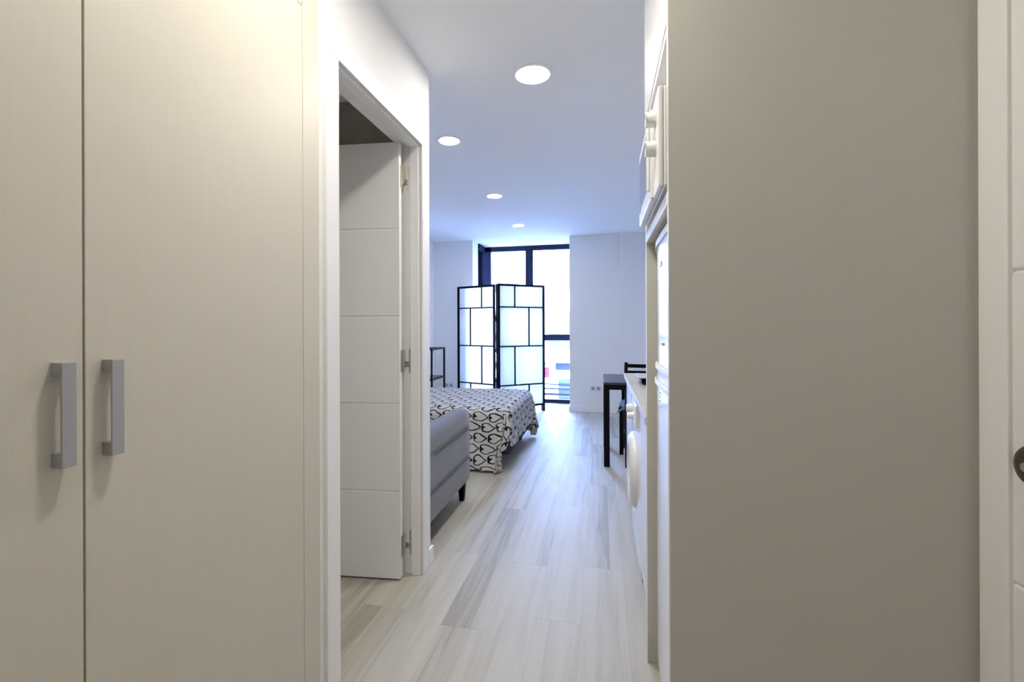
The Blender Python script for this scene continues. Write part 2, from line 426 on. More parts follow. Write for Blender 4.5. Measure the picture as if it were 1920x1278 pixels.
for hz in (1.875, 1.012, 0.15):
    bm = BM()
    hx = -0.921
    cyl(bm, (hx + 0.006, 2.0705, hz + 0.008), (0, 0, 1), 0.0075, 0.062, 16)
    cyl(bm, (hx + 0.006, 2.0705, hz + 0.042), (0, 0, 1), 0.0055, 0.008, 12)
    # long rounded plate let into the jamb, joined to the knuckle by a short arm
    px = hx + 0.032
    box(bm, px - 0.006, px + 0.008, 2.0865, 2.0895, hz - 0.052, hz + 0.052)
    cyl(bm, (px + 0.001, 2.088, hz + 0.052), (0, 1, 0), 0.007, 0.003, 16); cyl(bm, (px + 0.001, 2.088, hz - 0.052), (0, 1, 0), 0.007, 0.003, 16)
    box(bm, hx + 0.008, px, 2.0835, 2.0885, hz - 0.024, hz - 0.004)
    for dz in (-0.046, 0.046): cyl(bm, (px + 0.001, 2.0862, hz + dz), (0, 1, 0), 0.0032, 0.0016, 10)
    # leaf plate on the edge of the door
    box(bm, hx - 0.0005, hx + 0.0095, 2.026, 2.0655, hz - 0.05, hz + 0.05)
    mk('hinge', bm, 'hinge', d1)

# ------------------------------------------------------------------ entrance door in the right wall
d2 = struct(empty('door_2', (XR, 0.2, 0)), 'white grooved entrance door in the right wall beside the grey panel')
bm = BM(); c1, c0 = 1.140, 1.070
box(bm, XR - 0.014, XR, c0, c1, 0, 2.10, 0.002); box(bm, XR - 0.014, XR, 0.12, 0.19, 0, 2.10, 0.002); box(bm, XR - 0.014, XR, 0.19, c0, 2.03, 2.10, 0.002)
mk('casing', bm, 'trim', d2)
bm = grooved_leaf(BM(), c0 - 0.19, [0.008, 0.10, 0.689, 1.272, 1.855, 2.028], 0.006)
lf = mk('leaf', bm, 'door', d2, world=False); lf.location = Vector((XR, c0, 0)) - d2.location; lf.rotation_euler = (0, 0, -math.pi / 2)
# the leaf runs along -Y with its grooved face towards the hall
lf.rotation_euler = (0, 0, math.radians(-90)); lf.scale = (-1, 1, 1)
lf.rotation_euler = (0, 0, math.radians(-90))
bm = BM(); lathe(bm, [(0, 0.0), (0.036, 0.0), (0.037, 0.004), (0.033, 0.009), (0.022, 0.012), (0.0, 0.012)], (XR - 0.006, 1.024, 0.918), (-1, 0, 0), 36)
esc = mk('lock_rose', bm, 'bronze', d2); smooth_by_angle(esc, 50); esc['label'] = 'round dark bronze lock rose'
bm = BM(); cyl(bm, (XR - 0.022, 1.018, 0.918), (1, 0, 0), 0.008, 0.010, 18); mk('lock_cylinder', bm, 'hinge', d2)

# ------------------------------------------------------------------ window bay
wn = struct(empty('window_1', (-1.12, YWIN, 0)), 'floor to ceiling dark framed corner window behind the folding screen')
XA, XB = -1.85, -0.432
FT = 0.07
bm = BM(); box(bm, XA, XB, YWIN, YWIN + FT, ZC - 0.075, ZC, 0.003); box(bm, XA, XB, YWIN, YWIN + FT, 0.0, 0.06, 0.003)
box(bm, XB - 0.03, XB, YWIN, YWIN + FT, 0.06, ZC - 0.075)
mk('window_frame', bm, 'winframe', wn)
mk('corner_post', box(BM(), XA, -1.70, YWIN, YWIN + FT + 0.02, 0, ZC, 0.004), 'winframe', wn)
mk('mullion', box(BM(), -1.150, -1.032, YWIN - 0.01, YWIN + FT, 0.0, ZC - 0.01, 0.003), 'winframe', wn)
for a, b_ in ((-1.70, -1.150), (-1.032, XB - 0.03)):
    mk('transom', box(BM(), a, b_, YWIN, YWIN + FT, 0.965, 1.055, 0.003), 'winframe', wn)
    for z0, z1 in ((0.06, 0.965), (1.055, ZC - 0.075)):
        mk('pane', box(BM(), a, b_, YWIN + 0.03, YWIN + 0.036, z0, z1), 'glass', wn)
bm = BM(); box(bm, XA - 0.0, XA + 0.06, YF + 0.30, YWIN, ZC - 0.075, ZC, 0.003); box(bm, XA, XA + 0.06, YF + 0.30, YWIN, 0, 0.06, 0.003)
mk('side_frame', bm, 'winframe', wn)
mk('pane', box(BM(), XA + 0.025, XA + 0.031, YF + 0.30, YWIN, 0.06, ZC - 0.075), 'glass', wn)

# ------------------------------------------------------------------ ceiling lamps
def downlight(loc, r, label, mat='lamp'):
    t = thing('ceiling_lamp', label, 'lamp', loc, 0, 'round recessed ceiling lamps')
    mk('trim_ring', lathe(BM(), [(r, 0.0), (r + 0.012, 0.0), (r + 0.011, -0.004), (r + 0.002, -0.006), (r, -0.004), (r, 0.0)], (0, 0, 0), (0, 0, 1), 48), 'trim', t, world=False, smooth=True)
    mk('diffuser', lathe(BM(), [(0, -0.003), (r, -0.003), (r, -0.0005), (0, -0.0005)], (0, 0, 0), (0, 0, 1), 32), mat, t, world=False)
    return t
downlight((-0.331, 2.325, ZC), 0.083, 'largest round ceiling lamp, over the hall by the bathroom door', 'lamp_hall')
downlight((-1.0, 3.02, ZC), 0.068, 'round ceiling lamp next to the end of the hall wall, second largest')
downlight((-1.0, 4.395, ZC), 0.068, 'round ceiling lamp over the bed, third from the hall')
downlight((-1.0, 5.73, ZC), 0.068, 'smallest round ceiling lamp, closest to the window')

downlight((-0.331, 0.95, ZC), 0.083, 'round ceiling lamp over the hall between the wardrobe and the grey panel', 'lamp_hall')

# ------------------------------------------------------------------ wardrobe on the left of the hall
XD = -0.82
wd = thing('wardrobe', 'tall cream laminate fitted wardrobe with two handled doors', 'wardrobe', (-1.1, 0.6, 0))
bm = BM(); box(bm, -1.40, XD - 0.024, -0.02, 1.25, 0.0, ZC - 0.002); mk('carcass', bm, 'dark_gap', wd)
bm = BM(); box(bm, XD - 0.02, XD, 1.172, 1.249, 0.115, ZC - 0.004, 0.0012); mk('stile', bm, 'laminate', wd)
bm = BM(); box(bm, XD - 0.02, XD, -0.02, 1.249, 0.0, 0.10, 0.001); mk('plinth', bm, 'laminate', wd)
bm = BM(); box(bm, XD - 0.02, XD - 0.001, -0.02, 1.170, 2.078, ZC - 0.004, 0.0012); mk('top_filler', bm, 'laminate', wd)
for y0, y1, hy in ((-0.018, 0.5948, 0.5595), (0.5982, 1.1705, 0.6345)):
    d = mk('door', box(BM(), XD - 0.02, XD, y0, y1, 0.115, 2.0755, 0.0012), 'laminate', wd)
    bm = BM(); hw = 0.0105
    box(bm, XD + 0.0185, XD + 0.0225, hy - hw, hy + hw, 0.957, 1.118, 0.0008)
    box(bm, XD, XD + 0.0188, hy - hw, hy + hw, 1.097, 1.118, 0.0006); box(bm, XD, XD + 0.0188, hy - hw, hy + hw, 0.957, 0.979, 0.0006)
    h = mk('handle', bm, 'handle', d)
    h['label'] = 'square satin grey bar handle'

# ------------------------------------------------------------------ tall kitchen unit on the right
YP0, YP1 = 1.154, 1.173      # near side panel
YQ0, YQ1 = 1.712, 1.731      # far side panel
ku = thing('tall_kitchen_cabinet', 'tall grey beige cabinet housing the fridge and the microwave', 'cabinet', (0.45, 1.44, 0))
def side_panel(y0, y1):
    p = mk('side_panel', box(BM(), XK + 0.001, XR - 0.004, y0, y1, 0.001, ZC - 0.003), 'panel', ku)
    mk('edge_band', box(BM(), XK - 0.0005, XK + 0.001, y0, y1, 0.001, ZC - 0.003), 'edgeband', p)
side_panel(YP0, YP1); side_panel(YQ0, YQ1)
mk('shelf', box(BM(), XK, XR - 0.01, YP1, YQ0, 1.462, 1.492, 0.001), 'cabwhite', ku)
bm = BM(); box(bm, XK, XR - 0.01, YP1, YQ0, 1.862, 1.882, 0.001); mk('bottom_board', bm, 'cabwhite', ku)
mk('back_board', box(BM(), XR - 0.010, XR - 0.005, YP1, YQ0, 0.05, ZC - 0.004), 'cabwhite', ku)
mk('door', box(BM(), XK - 0.002, XK + 0.017, YP1 + 0.002, YQ1 - 0.001, 1.886, ZC - 0.004, 0.0012), 'cabwhite', ku)

fr = thing('fridge', 'tall white fridge freezer standing in the grey cabinet', 'fridge', (0.45, 1.44, 0))
def curved_front(bm, y0, y1, z0, z1, xe, bulge, xb, n=14, tilt=0.0):
    """body with a front bowed towards -x"""
    A, B = [], []
    for i in range(n + 1):
        t = i / n; y = y0 + (y1 - y0) * t; xx = xe - bulge * (1 - (2 * t - 1) ** 4)
        A.append(bm.verts.new((xx, y, z0))); B.append(bm.verts.new((xx + tilt, y, z1)))
    for v, l, z in ((xb, A, z0), (xb, B, z1)): l += [bm.verts.new((v, y1, z)), bm.verts.new((v, y0, z))]
    m_ = len(A)
    for i in range(m_): bm.faces.new((A[i], A[(i + 1) % m_], B[(i + 1) % m_], B[i]))
    bm.faces.new(A[::-1]); bm.faces.new(B)
    return bm
FY0, FY1 = YP1 + 0.004, YQ0 - 0.004
mk('body', box(BM(), 0.235, XR - 0.03, FY0 + 0.004, FY1 - 0.004, 0.02, 1.425, 0.003), 'appliance', fr)
fd = mk('freezer_door', curved_front(BM(), FY0, FY1, 1.052, 1.424, 0.190, 0.014, 0.232), 'appliance', fr); smooth_by_angle(fd)
mk('door_lip', curved_front(BM(), FY0, FY1, 1.036, 1.050, 0.185, 0.016, 0.232), 'plastic', fr)
bm = BM(); curved_front(bm, FY0, FY1, 1.425, 1.444, 0.186, 0.016, 0.50); mk('top_cap', bm, 'plastic', fr)
ld = mk('fridge_door', curved_front(BM(), FY0, FY1, 0.085, 1.000, 0.188, 0.014, 0.232), 'appliance', fr); smooth_by_angle(ld)
mk('handle_recess', curved_front(BM(), FY0, FY1, 1.000, 1.036, 0.190, 0.015, 0.232), 'plastic', fr)
mk('grip_rail', curved_front(BM(), FY0, FY1, 0.988, 1.000, 0.183, 0.016, 0.230), 'plastic', fr)
mk('plinth', box(BM(), 0.212, 0.30, FY0 + 0.01, FY1 - 0.01, 0.0, 0.078, 0.002), 'greyplastic', fr)
bm = BM(); box(bm, 0.1735, 0.177, 1.475, 1.515, 1.352, 1.366, 0.0006); mk('badge', bm, 'greyplastic', fd)
bm = BM(); box(bm, 0.1710, 0.1745, 1.43, 1.47, 1.115, 1.122); mk('marking', bm, 'greyplastic', fd)
for zz in (0.965, 0.953, 0.941):
    mk('marking', box(BM(), 0.1725, 0.1755, 1.500, 1.530, zz, zz + 0.003), 'greyplastic', ld)

# microwave on the shelf
mw = thing('microwave', 'white microwave oven with two knobs on the cabinet shelf', 'microwave', (0.3, 1.42, 1.492))
MX = 0.134
mk('body', box(BM(), MX + 0.012, 0.47, 1.184, 1.668, 1.506, 1.748, 0.004), 'appliance', mw)
mk('control_panel', box(BM(), MX, MX + 0.012, 1.184, 1.300, 1.506, 1.748, 0.003), 'plastic', mw)
for z in (1.692, 1.618):
    bm = BM(); cyl(bm, (MX - 0.012, 1.243, z), (-1, 0, 0), 0.0200, 0.024, 28, r2=0.018, bev=0.002)
    k = mk('knob', bm, 'plastic', mw); smooth_by_angle(k)
    mk('pointer', box(BM(), MX - 0.026, MX - 0.0235, 1.2415, 1.2445, z + 0.002, z + 0.016), 'greyplastic', k)
md = mk('door', box(BM(), MX - 0.007, MX + 0.012, 1.303, 1.668, 1.508, 1.746, 0.005), 'plastic', mw)
mk('door_window', box(BM(), MX - 0.0085, MX - 0.006, 1.330, 1.640, 1.545, 1.712, 0.0008), 'darkglass', md)
bm = BM(); box(bm, MX - 0.0155, MX - 0.0075, 1.309, 1.321, 1.53, 1.725, 0.003); mk('door_grip', bm, 'plastic', md)
for yy in (1.21, 1.64):
    for xx in (0.19, 0.43): mk('foot', cyl(BM(), (xx, yy, 1.499), (0, 0, 1), 0.012, 0.014, 14), 'blackmetal', mw)

# ------------------------------------------------------------------ worktop run
wt = mk('worktop', box(BM(), XK - 0.004, XR - 0.002, YQ1 + 0.001, 3.356, 0.824, 0.850, 0.0015), 'worktop')
tag(wt, 'pale stone worktop over the washing machine', 'worktop')
def base_cabinet(y0, y1, label, withhandle=True):
    t = thing('base_cabinet', label, 'cabinet', (0.45, (y0 + y1) / 2, 0), 0, 'white base cabinets under the worktop')
    mk('carcass', box(BM(), 0.188, XR - 0.01, y0 + 0.002, y1 - 0.002, 0.10, 0.8235), 'cabwhite', t)
    mk('door', box(BM(), 0.166, 0.186, y0 + 0.003, y1 - 0.003, 0.105, 0.808, 0.0015), 'cabwhite', t)
    mk('plinth', box(BM(), 0.235, 0.25, y0 + 0.002, y1 - 0.002, 0.0, 0.10), 'cabwhite', t)
    for sx in (0.30, 0.70):
        for sy in (y0 + 0.05, y1 - 0.05): mk('foot', cyl(BM(), (sx, sy, 0.05), (0, 0, 1), 0.018, 0.10, 12), 'blackmetal', t)
    return t
base_cabinet(YQ1 + 0.002, 2.205, 'narrow white base cabinet between the grey tall cabinet and the washing machine')
base_cabinet(2.815, 3.350, 'white base cabinet at the table end of the worktop')

# washing machine
wm = thing('washing_machine', 'white front loading washing machine under the pale worktop', 'washing machine', (0.45, 2.51, 0))
WY0, WY1, WX = 2.213, 2.808, 0.168
b_ = mk('body', curved_front(BM(), WY0, WY1, 0.085, 0.690, WX, 0.006, 0.73), 'appliance', wm); smooth_by_angle(b_)
b_ = mk('control_panel', curved_front(BM(), WY0, WY1, 0.693, 0.8225, WX - 0.003, 0.010, 0.73, tilt=0.012), 'plastic', wm); smooth_by_angle(b_)
bm = lathe(BM(), [(0.115, 0.0), (0.165, 0.0), (0.186, 0.003), (0.190, 0.012), (0.184, 0.026), (0.164, 0.040), (0.134, 0.044), (0.115, 0.032), (0.115, 0.0)], (WX + 0.006, 2.515, 0.440), (-1, 0, 0), 48)
ring = mk('porthole_ring', bm, 'plastic', wm, smooth=True)
bm = lathe(BM(), [(0.116, 0.010), (0.116, 0.022), (0.10, 0.024), (0.085, 0.008), (0.06, -0.012), (0.0, -0.02)], (WX + 0.006, 2.515, 0.440), (-1, 0, 0), 40)
mk('porthole_glass', bm, 'darkglass', ring, smooth=True)
for yy, zz, r in ((2.585, 0.738, 0.026), (2.475, 0.720, 0.019)):
    bm = lathe(BM(), [(0, 0.030), (r * 0.7, 0.030), (r * 0.82, 0.026), (r * 0.86, 0.010), (r, 0.006), (r, -0.012), (0, -0.012)], (WX - 0.012, yy, zz), (-1, 0, 0), 28)
    k = mk('knob', bm, 'plastic', wm); smooth_by_angle(k)
bm = BM(); box(bm, WX - 0.018, WX + 0.02, 2.228, 2.345, 0.705, 0.808, 0.005); mk('detergent_drawer', bm, 'plastic', wm)
mk('kick_flap', box(BM(), WX + 0.004, WX + 0.03, 2.235, 2.62, 0.012, 0.078, 0.004), 'plastic', wm)
for yy in (2.25, 2.77):
    for xx in (0.22, 0.68): mk('foot', cyl(BM(), (xx, yy, 0.043), (0, 0, 1), 0.02, 0.086, 14), 'blackmetal', wm)

# hob on the worktop
hb = thing('portable_hob', 'small black portable hob with steel top on the worktop', 'hob', (0.37, 2.78, 0.850))
mk('body', box(BM(), 0.214, 0.53, 2.70, 2.87, 0.858, 0.889, 0.004), 'black', hb)
mk('top_plate', box(BM(), 0.192, 0.55, 2.65, 2.885, 0.8895, 0.896, 0.002), 'steel', hb)
for sx in (0.235, 0.51):
    for sy in (2.72, 2.85): mk('foot', cyl(BM(), (sx, sy, 0.854), (0, 0, 1), 0.012, 0.0085, 12), 'blackmetal', hb)

# ------------------------------------------------------------------ black console table and chair
tb = thing('console_table', 'narrow black wooden table beyond the end of the worktop', 'table', (0.125, 4.38, 0))
TX0, TX1, TY0, TY1 = 0.012, 0.238, 4.02, 4.745
mk('tabletop', box(BM(), TX0, TX1, TY0, TY1, 0.688, 0.706, 0.0015), 'tabletop', tb)
bm = BM(); box(bm, TX0 + 0.002, TX1 - 0.002, TY0 + 0.002, TY0 + 0.02, 0.645, 0.688); box(bm, TX0 + 0.002, TX1 - 0.002, TY1 - 0.02, TY1 - 0.002, 0.645, 0.688)
box(bm, TX0 + 0.002, TX0 + 0.02, TY0 + 0.02, TY1 - 0.02, 0.645, 0.688); box(bm, TX1 - 0.02, TX1 - 0.002, TY0 + 0.02, TY1 - 0.02, 0.645, 0.688)
mk('apron', bm, 'black', tb)
for xx in (TX0 + 0.003, TX1 - 0.051):
    for yy in (TY0 + 0.003, TY1 - 0.051): mk('leg', box(BM(), xx, xx + 0.048, yy, yy + 0.048, 0, 0.645, 0.0015), 'black', tb)

ch = thing('dining_chair', 'black wooden chair with two back slats and grey seat cushion behind the narrow table', 'chair', (0.374, 4.59, 0), math.radians(-8))
mk('seat', box(BM(), -0.20, 0.20, -0.185, 0.19, 0.415, 0.435, 0.004), 'black', ch, world=False)
for sx in (-1, 1):
    mk('leg', beam(BM(), (sx * 0.178, -0.165, 0), (sx * 0.178, -0.165, 0.415), 0.034, 0.034, bev=0.002), 'black', ch, world=False)
    bm = BM(); beam(bm, (sx * 0.178, 0.205, 0.0), (sx * 0.178, 0.205, 0.44), 0.032, 0.036); beam(bm, (sx * 0.178, 0.205, 0.435), (sx * 0.178, 0.325, 0.805), 0.032, 0.032)
    mk('leg', bm, 'black', ch, world=False)
    mk('stretcher', beam(BM(), (sx * 0.178, -0.15, 0.17), (sx * 0.178, 0.19, 0.17), 0.018, 0.026), 'black', ch, world=False)
mk('stretcher', beam(BM(), (-0.165, 0.0, 0.17), (0.165, 0.0, 0.17), 0.024, 0.018), 'black', ch, world=False)
for z0 in (0.775, 0.715):
    yy = 0.205 + (z0 - 0.435) / 0.37 * 0.12
    mk('back_slat', beam(BM(), (-0.165, yy, z0), (0.165, yy, z0), 0.018, 0.036 if z0 > 0.75 else 0.026, bev=0.002), 'black', ch, world=False)
# seat cushion: rounded pad that sags over the front left corner of the seat
bm = BM(); n = 14; top = []; bot = []
for i in range(n + 1):
    ra, rb = [], []
    for j in range(n + 1):
        u, v = i / n * 2 - 1, j / n * 2 - 1
        px, py = 0.215 * u, -0.005 + 0.205 * v
        e = (1 - u ** 6) * (1 - v ** 6)
        sag = 0.0 if u > -0.55 or v > 0.2 else -0.055 * min(1, (-u - 0.55) / 0.45) * min(1, (0.2 - v) / 0.8)
        ra.append(bm.verts.new((px, py, 0.437 + 0.006 + 0.030 * e ** 0.5 + sag))); rb.append(bm.verts.new((px, py, 0.4365 + sag)))
    top.append(ra); bot.append(rb)
for i in range(n):
    for j in range(n):
        bm.faces.new((top[i][j], top[i + 1][j], top[i + 1][j + 1], top[i][j + 1])); bm.faces.new((bot[i][j], bot[i][j + 1], bot[i + 1][j + 1], bot[i + 1][j]))
for i in range(n):
    for j in (0, n): bm.faces.new((top[i][j], top[i + 1][j], bot[i + 1][j], bot[i][j])); bm.faces.new((top[j][i], top[j][i + 1], bot[j][i + 1], bot[j][i]))
cu = mk('seat_cushion', bm, 'cushion', None, smooth=True)
cu.location = ch.location; cu.rotation_euler = ch.rotation_euler
tag(cu, 'grey seat cushion lying on the black chair', 'cushion')

# ------------------------------------------------------------------ sofa
so = thing('sofa', 'grey velvet sofa with quilted arm and tapered black legs beside the bed', 'sofa', (-1.6, 2.68, 0))
SX, SY0, SY1, SZ0, SZ1 = -0.880, 2.262, 3.10, 0.145, 0.618
def arm(xo, xi, name):
    """arm slab with rounded top and front, two stitched channels on its outer face"""
    bm = BM(); s = 1 if xo > xi else -1; R = 0.045
    prof = []   # (x, z) closed section
    xo_, xi_ = xo, xi
    prof.append((xi_, SZ0)); prof.append((xo_, SZ0))
    for zc in (0.286, 0.478):
        zl = prof[-1][1]
        for q in range(1, 6):
            z = zl + (zc - 0.006 - zl) * q / 6; prof.append((xo_ + s * 0.004 * math.sin(PI * q / 6), z))
        prof += [(xo_ - s * 0.001, zc - 0.004), (xo_ - s * 0.006, zc), (xo_ - s * 0.001, zc + 0.004)]
    prof.append((xo_ + s * 0.003, 0.53))
    for a in range(0, 91, 15): prof.append((xo_ - s * R + s * R * math.cos(math.radians(a)), SZ1 - R + R * math.sin(math.radians(a))))
    for a in range(90, 181, 15): prof.append((xi_ + s * R + s * R * math.cos(math.radians(a)), SZ1 - R + R * math.sin(math.radians(a))))
    ys = [SY0] + [SY0 + (SY1 - SY0 - 0.03) * i / 8 for i in range(1, 9)]
    cx = (xo + xi) / 2; cz = (SZ0 + SZ1) / 2
    rings = []
    for y in ys: rings.append([bm.verts.new((px, y, pz)) for px, pz in prof])
    for a in (30, 60, 90):
        k = 0.03 * (1 - math.cos(math.radians(a))); dy = 0.03 * math.sin(math.radians(a))
        rings.append([bm.verts.new((px - math.copysign(k, px - cx), ys[-1] + dy, pz - math.copysign(k, pz - cz))) for px, pz in prof])
    m_ = len(prof)
    for A, B in zip(rings, rings[1:]):
        for i in range(m_): bm.faces.new((A[i], A[(i + 1) % m_], B[(i + 1) % m_], B[i]))
    bm.faces.new(rings[0][::-1]); bm.faces.new(rings[-1])
    o = mk(name, bm, 'fabric', so); smooth_by_angle(o, 50); return o
arm(SX, SX - 0.13, 'armrest'); arm(-2.36, -2.23, 'armrest')
mk('seat_base', box(BM(), -2.23, SX - 0.13, SY0, SY1 - 0.01, SZ0, 0.30, 0.01), 'fabric', so)
mk('backrest', box(BM(), -2.36, SX, SY0 - 0.02, SY0 + 0.16, 0.30, 0.615, 0.04, 3), 'fabric', so)
for i in range(2):
    a = -2.228 + i * 0.6085
    o = mk('seat_cushion', box(BM(), a, a + 0.606, SY0 + 0.17, SY1 - 0.005, 0.302, 0.435, 0.025, 3), 'fabric', so); smooth_by_angle(o)
    o = mk('back_cushion', box(BM(), a, a + 0.606, SY0 + 0.162, SY0 + 0.30, 0.437, 0.66, 0.03, 3), 'fabric', so); smooth_by_angle(o)
for xx in (-0.925, -2.32):
    for yy in (3.045, 2.32):
        mk('leg', beam(BM(), (xx, yy, 0.0), (xx, yy, SZ0 + 0.002), 0.030, 0.030, bev=0.001, w2=0.05, d2=0.05), 'black', so)

# ------------------------------------------------------------------ bed and bedspread
BX0, BX1, BY0, BY1 = -2.39, -0.735, 3.70, 4.93
bd = thing('bed', 'low double bed on dark base under the heart print bedspread', 'bed', (-1.56, 4.3, 0))
mk('bed_base', box(BM(), BX0, BX1 + 0.01, BY0 + 0.01, BY1 - 0.01, 0.14, 0.27, 0.01), 'bedbase', bd)
mk('mattress', box(BM(), BX0, BX1, BY0, BY1, 0.272, 0.492, 0.03, 3), 'mattress', bd)
for xx in (BX0 + 0.09, BX1 - 0.10):
    for yy in (BY0 + 0.10, BY1 - 0.10): mk('leg', cyl(BM(), (xx, yy, 0.07), (0, 0, 1), 0.022, 0.14, 16, r2=0.03), 'bedbase', bd)

def bedspread():
    R = 0.06; ZT = 0.506
    LF, LN, LB = 0.345, 0.56, 0.47      # overhang past foot, near side, far side (measured from where the edge begins to turn)
    ex, ey0, ey1 = BX1 + 0.012 - R, BY0 - 0.012 + R, BY1 + 0.012 - R
    def prof(a):
        q = R * PI / 2
        if a < q: return R * math.sin(a / R), R * (1 - math.cos(a / R))
        return R, R + a - q
    xs = [BX0 + (ex - BX0) * i / 40 for i in range(41)] + [ex + LF * i / 30 for i in range(1, 31)]
    ts = [ey0 - LN * i / 44 for i in range(44, 0, -1)] + [ey0 + (ey1 - ey0) * i / 30 for i in range(31)] + [ey1 + LB * i / 36 for i in range(1, 37)]
    rnd = random.Random(3)
    bm = BM(); uvl = bm.loops.layers.uv.new('UVMap'); G = []; UV = {}
    for s in xs:
        rowv = []
        for t in ts:
            a = max(0.0, s - ex); b0 = max(0.0, ey0 - t); b1 = max(0.0, t - ey1); b = max(b0, b1); sy = -1 if b0 > 0 else 1
            bx, by = min(s, ex), min(max(t, ey0), ey1)
            near_c = sy < 0 and a > 0 and b > 0
            if a == 0 and b == 0:
                z = ZT + 0.004 * math.sin(s * 7 + t * 3) + 0.003 * math.sin(t * 11 - s * 4); p = Vector((s, t, z))
            else:
                r = math.hypot(a, b); ph = math.atan2(b, a)          # 0 = foot, pi/2 = side
                h, d = prof(r)
                if near_c: ph = PI / 2 * (ph / (PI / 2)) ** 0.5
                fold = min(1.0, d / 0.35)
                corner = math.sin(2 * ph) if a > 0 and b > 0 else 0.0
                # hanging cloth swings out a little and falls in soft folds
                out = h + 0.035 * d + 0.012 * fold * math.sin(s * 17 + t * 15 + 0.6)
                out += corner * (0.03 * fold * math.cos(ph * 9) + (0.012 if near_c else 0.05) * fold)
                z = ZT - d
                if near_c: bx -= 0.30 * a * fold * min(1.0, b / 0.15)
                px, py = bx + out * math.cos(ph), by + sy * out * math.sin(ph)
                side = (0.007 if near_c else 0.016) * corner * fold * math.sin(ph * 14 + r * 9)
                px += -math.sin(ph) * side; py += sy * math.cos(ph) * side
                zmin = 0.006
                if z < zmin + 0.02:
                    e = zmin + 0.02 - z
                    # spare cloth lies crumpled on the floor
                    px += 0.35 * e * math.cos(ph) ; py += sy * 0.35 * e * math.sin(ph)
                    z = zmin + 0.02 * math.exp(-e * 22) + (0.012 + 0.012 * math.sin(s * 61 + t * 43)) * min(1, e * 14)
                p = Vector((px, py, z))
            v = bm.verts.new(p); rowv.append(v); UV[v] = (s, t)
        G.append(rowv)
    for i in range(len(G) - 1):
        for j in range(len(ts) - 1):
            f = bm.faces.new((G[i][j], G[i + 1][j], G[i + 1][j + 1], G[i][j + 1]))
            for l in f.loops: l[uvl].uv = UV[l.vert]
    o = mk('bedspread', bm, 'hearts', None, smooth=True)
    md_ = o.modifiers.new('thickness', 'SOLIDIFY'); md_.thickness = 0.004; md_.offset = 1
    return tag(o, 'white bedspread printed with black brushed hearts draped over the bed', 'bedspread')
bedspread()

# ------------------------------------------------------------------ folding screen
fs = thing('folding_screen', 'black framed folding screen with white paper panes in front of the window', 'screen', (-1.38, 6.14, 0))
SH = 1.75
def screen_panel(p, q, mirror):
    """panel between plan points p (left) and q (right)"""
    p, q = Vector((*p, 0)), Vector((*q, 0)); d = q - p; wdt = d.length; ang = math.atan2(d.y, d.x)
    o = mk('panel', BM(), 'black', fs, world=False)
    o.location = p - fs.location; o.rotation_euler = (0, 0, ang)
    bm = BM(); P = 0.030
    box(bm, 0, P, -0.012, 0.012, 0, SH, 0.001); box(bm, wdt - P, wdt, -0.012, 0.012, 0, SH, 0.001)
    rails = [SH - 0.014, 1.44, 0.91, 0.385, 0.095]; hs = [0.014, 0.0085, 0.0085, 0.0085, 0.013]
    for z, h in zip(rails, hs): box(bm, P, wdt - P, -0.011, 0.011, z - h, z + h)
    cells = []
    for k in range(4):
        fr_ = 0.34 if (k % 2 == 0) != mirror else 0.67
        xm = P + (wdt - 2 * P) * fr_; za, zb = rails[k + 1] + hs[k + 1], rails[k] - hs[k]
        box(bm, xm - 0.0075, xm + 0.0075, -0.010, 0.010, za, zb)
        cells += [(P, xm - 0.0075, za, zb), (xm + 0.0075, wdt - P, za, zb)]
    bmesh.ops.recalc_face_normals(bm, faces=bm.faces[:]); bm.to_mesh(o.data); bm.free()
    for x0, x1, z0, z1 in cells:
        b2 = BM(); vs_ = [b2.verts.new(c) for c in ((x0, 0.004, z0), (x1, 0.004, z0), (x1, 0.004, z1), (x0, 0.004, z1))]; b2.faces.new(vs_)
        mk('paper_pane', b2, 'paper', o, world=False)
    return o
screen_panel((-2.022, 6.482), (-1.412, 6.222), True)
screen_panel((-1.388, 6.178), (-0.803, 6.612), False)
screen_panel((-1.348, 6.098), (-0.779, 6.545), False)
for z in (1.30, 1.27, 0.85, 0.45):
    bm = BM(); cyl(bm, (-1.401, 6.188, z), (0, 0, 1), 0.006, 0.05, 10); mk('hinge', bm, 'blackmetal', fs)
    bm = BM(); cyl(bm, (-0.785, 6.584, z), (0, 0, 1), 0.006, 0.05, 10); mk('hinge', bm, 'blackmetal', fs)

# ------------------------------------------------------------------ metal shelf rack in the far corner
rk = thing('metal_rack', 'slim black metal rack with glass shelf in the corner beyond the bed', 'shelf', (-2.25, 5.85, 0))
RX0, RX1, RY0, RY1 = -2.40, -2.085, 5.60, 6.10
for xx in (RX0, RX1 - 0.022):
    for yy in (RY0, RY1 - 0.022): mk('post', box(BM(), xx, xx + 0.022, yy, yy + 0.022, 0, 0.90), 'blackmetal', rk)
for z in (0.89, 0.505, 0.12):
    bm = BM()
    box(bm, RX0 + 0.022, RX1 - 0.022, RY0 + 0.002, RY0 + 0.02, z - 0.012, z + 0.008); box(bm, RX0 + 0.022, RX1 - 0.022, RY1 - 0.02, RY1 - 0.002, z - 0.012, z + 0.008)
    box(bm, RX0 + 0.002, RX0 + 0.02, RY0 + 0.022, RY1 - 0.022, z - 0.012, z + 0.008); box(bm, RX1 - 0.02, RX1 - 0.002, RY0 + 0.022, RY1 - 0.022, z - 0.012, z + 0.008)
    mk('shelf_frame', bm, 'blackmetal', rk)
    mk('shelf', box(BM(), RX0 + 0.02, RX1 - 0.02, RY0 + 0.02, RY1 - 0.02, z, z + 0.006), 'blackmetal' if z > 0.8 else 'shelfglass', rk)

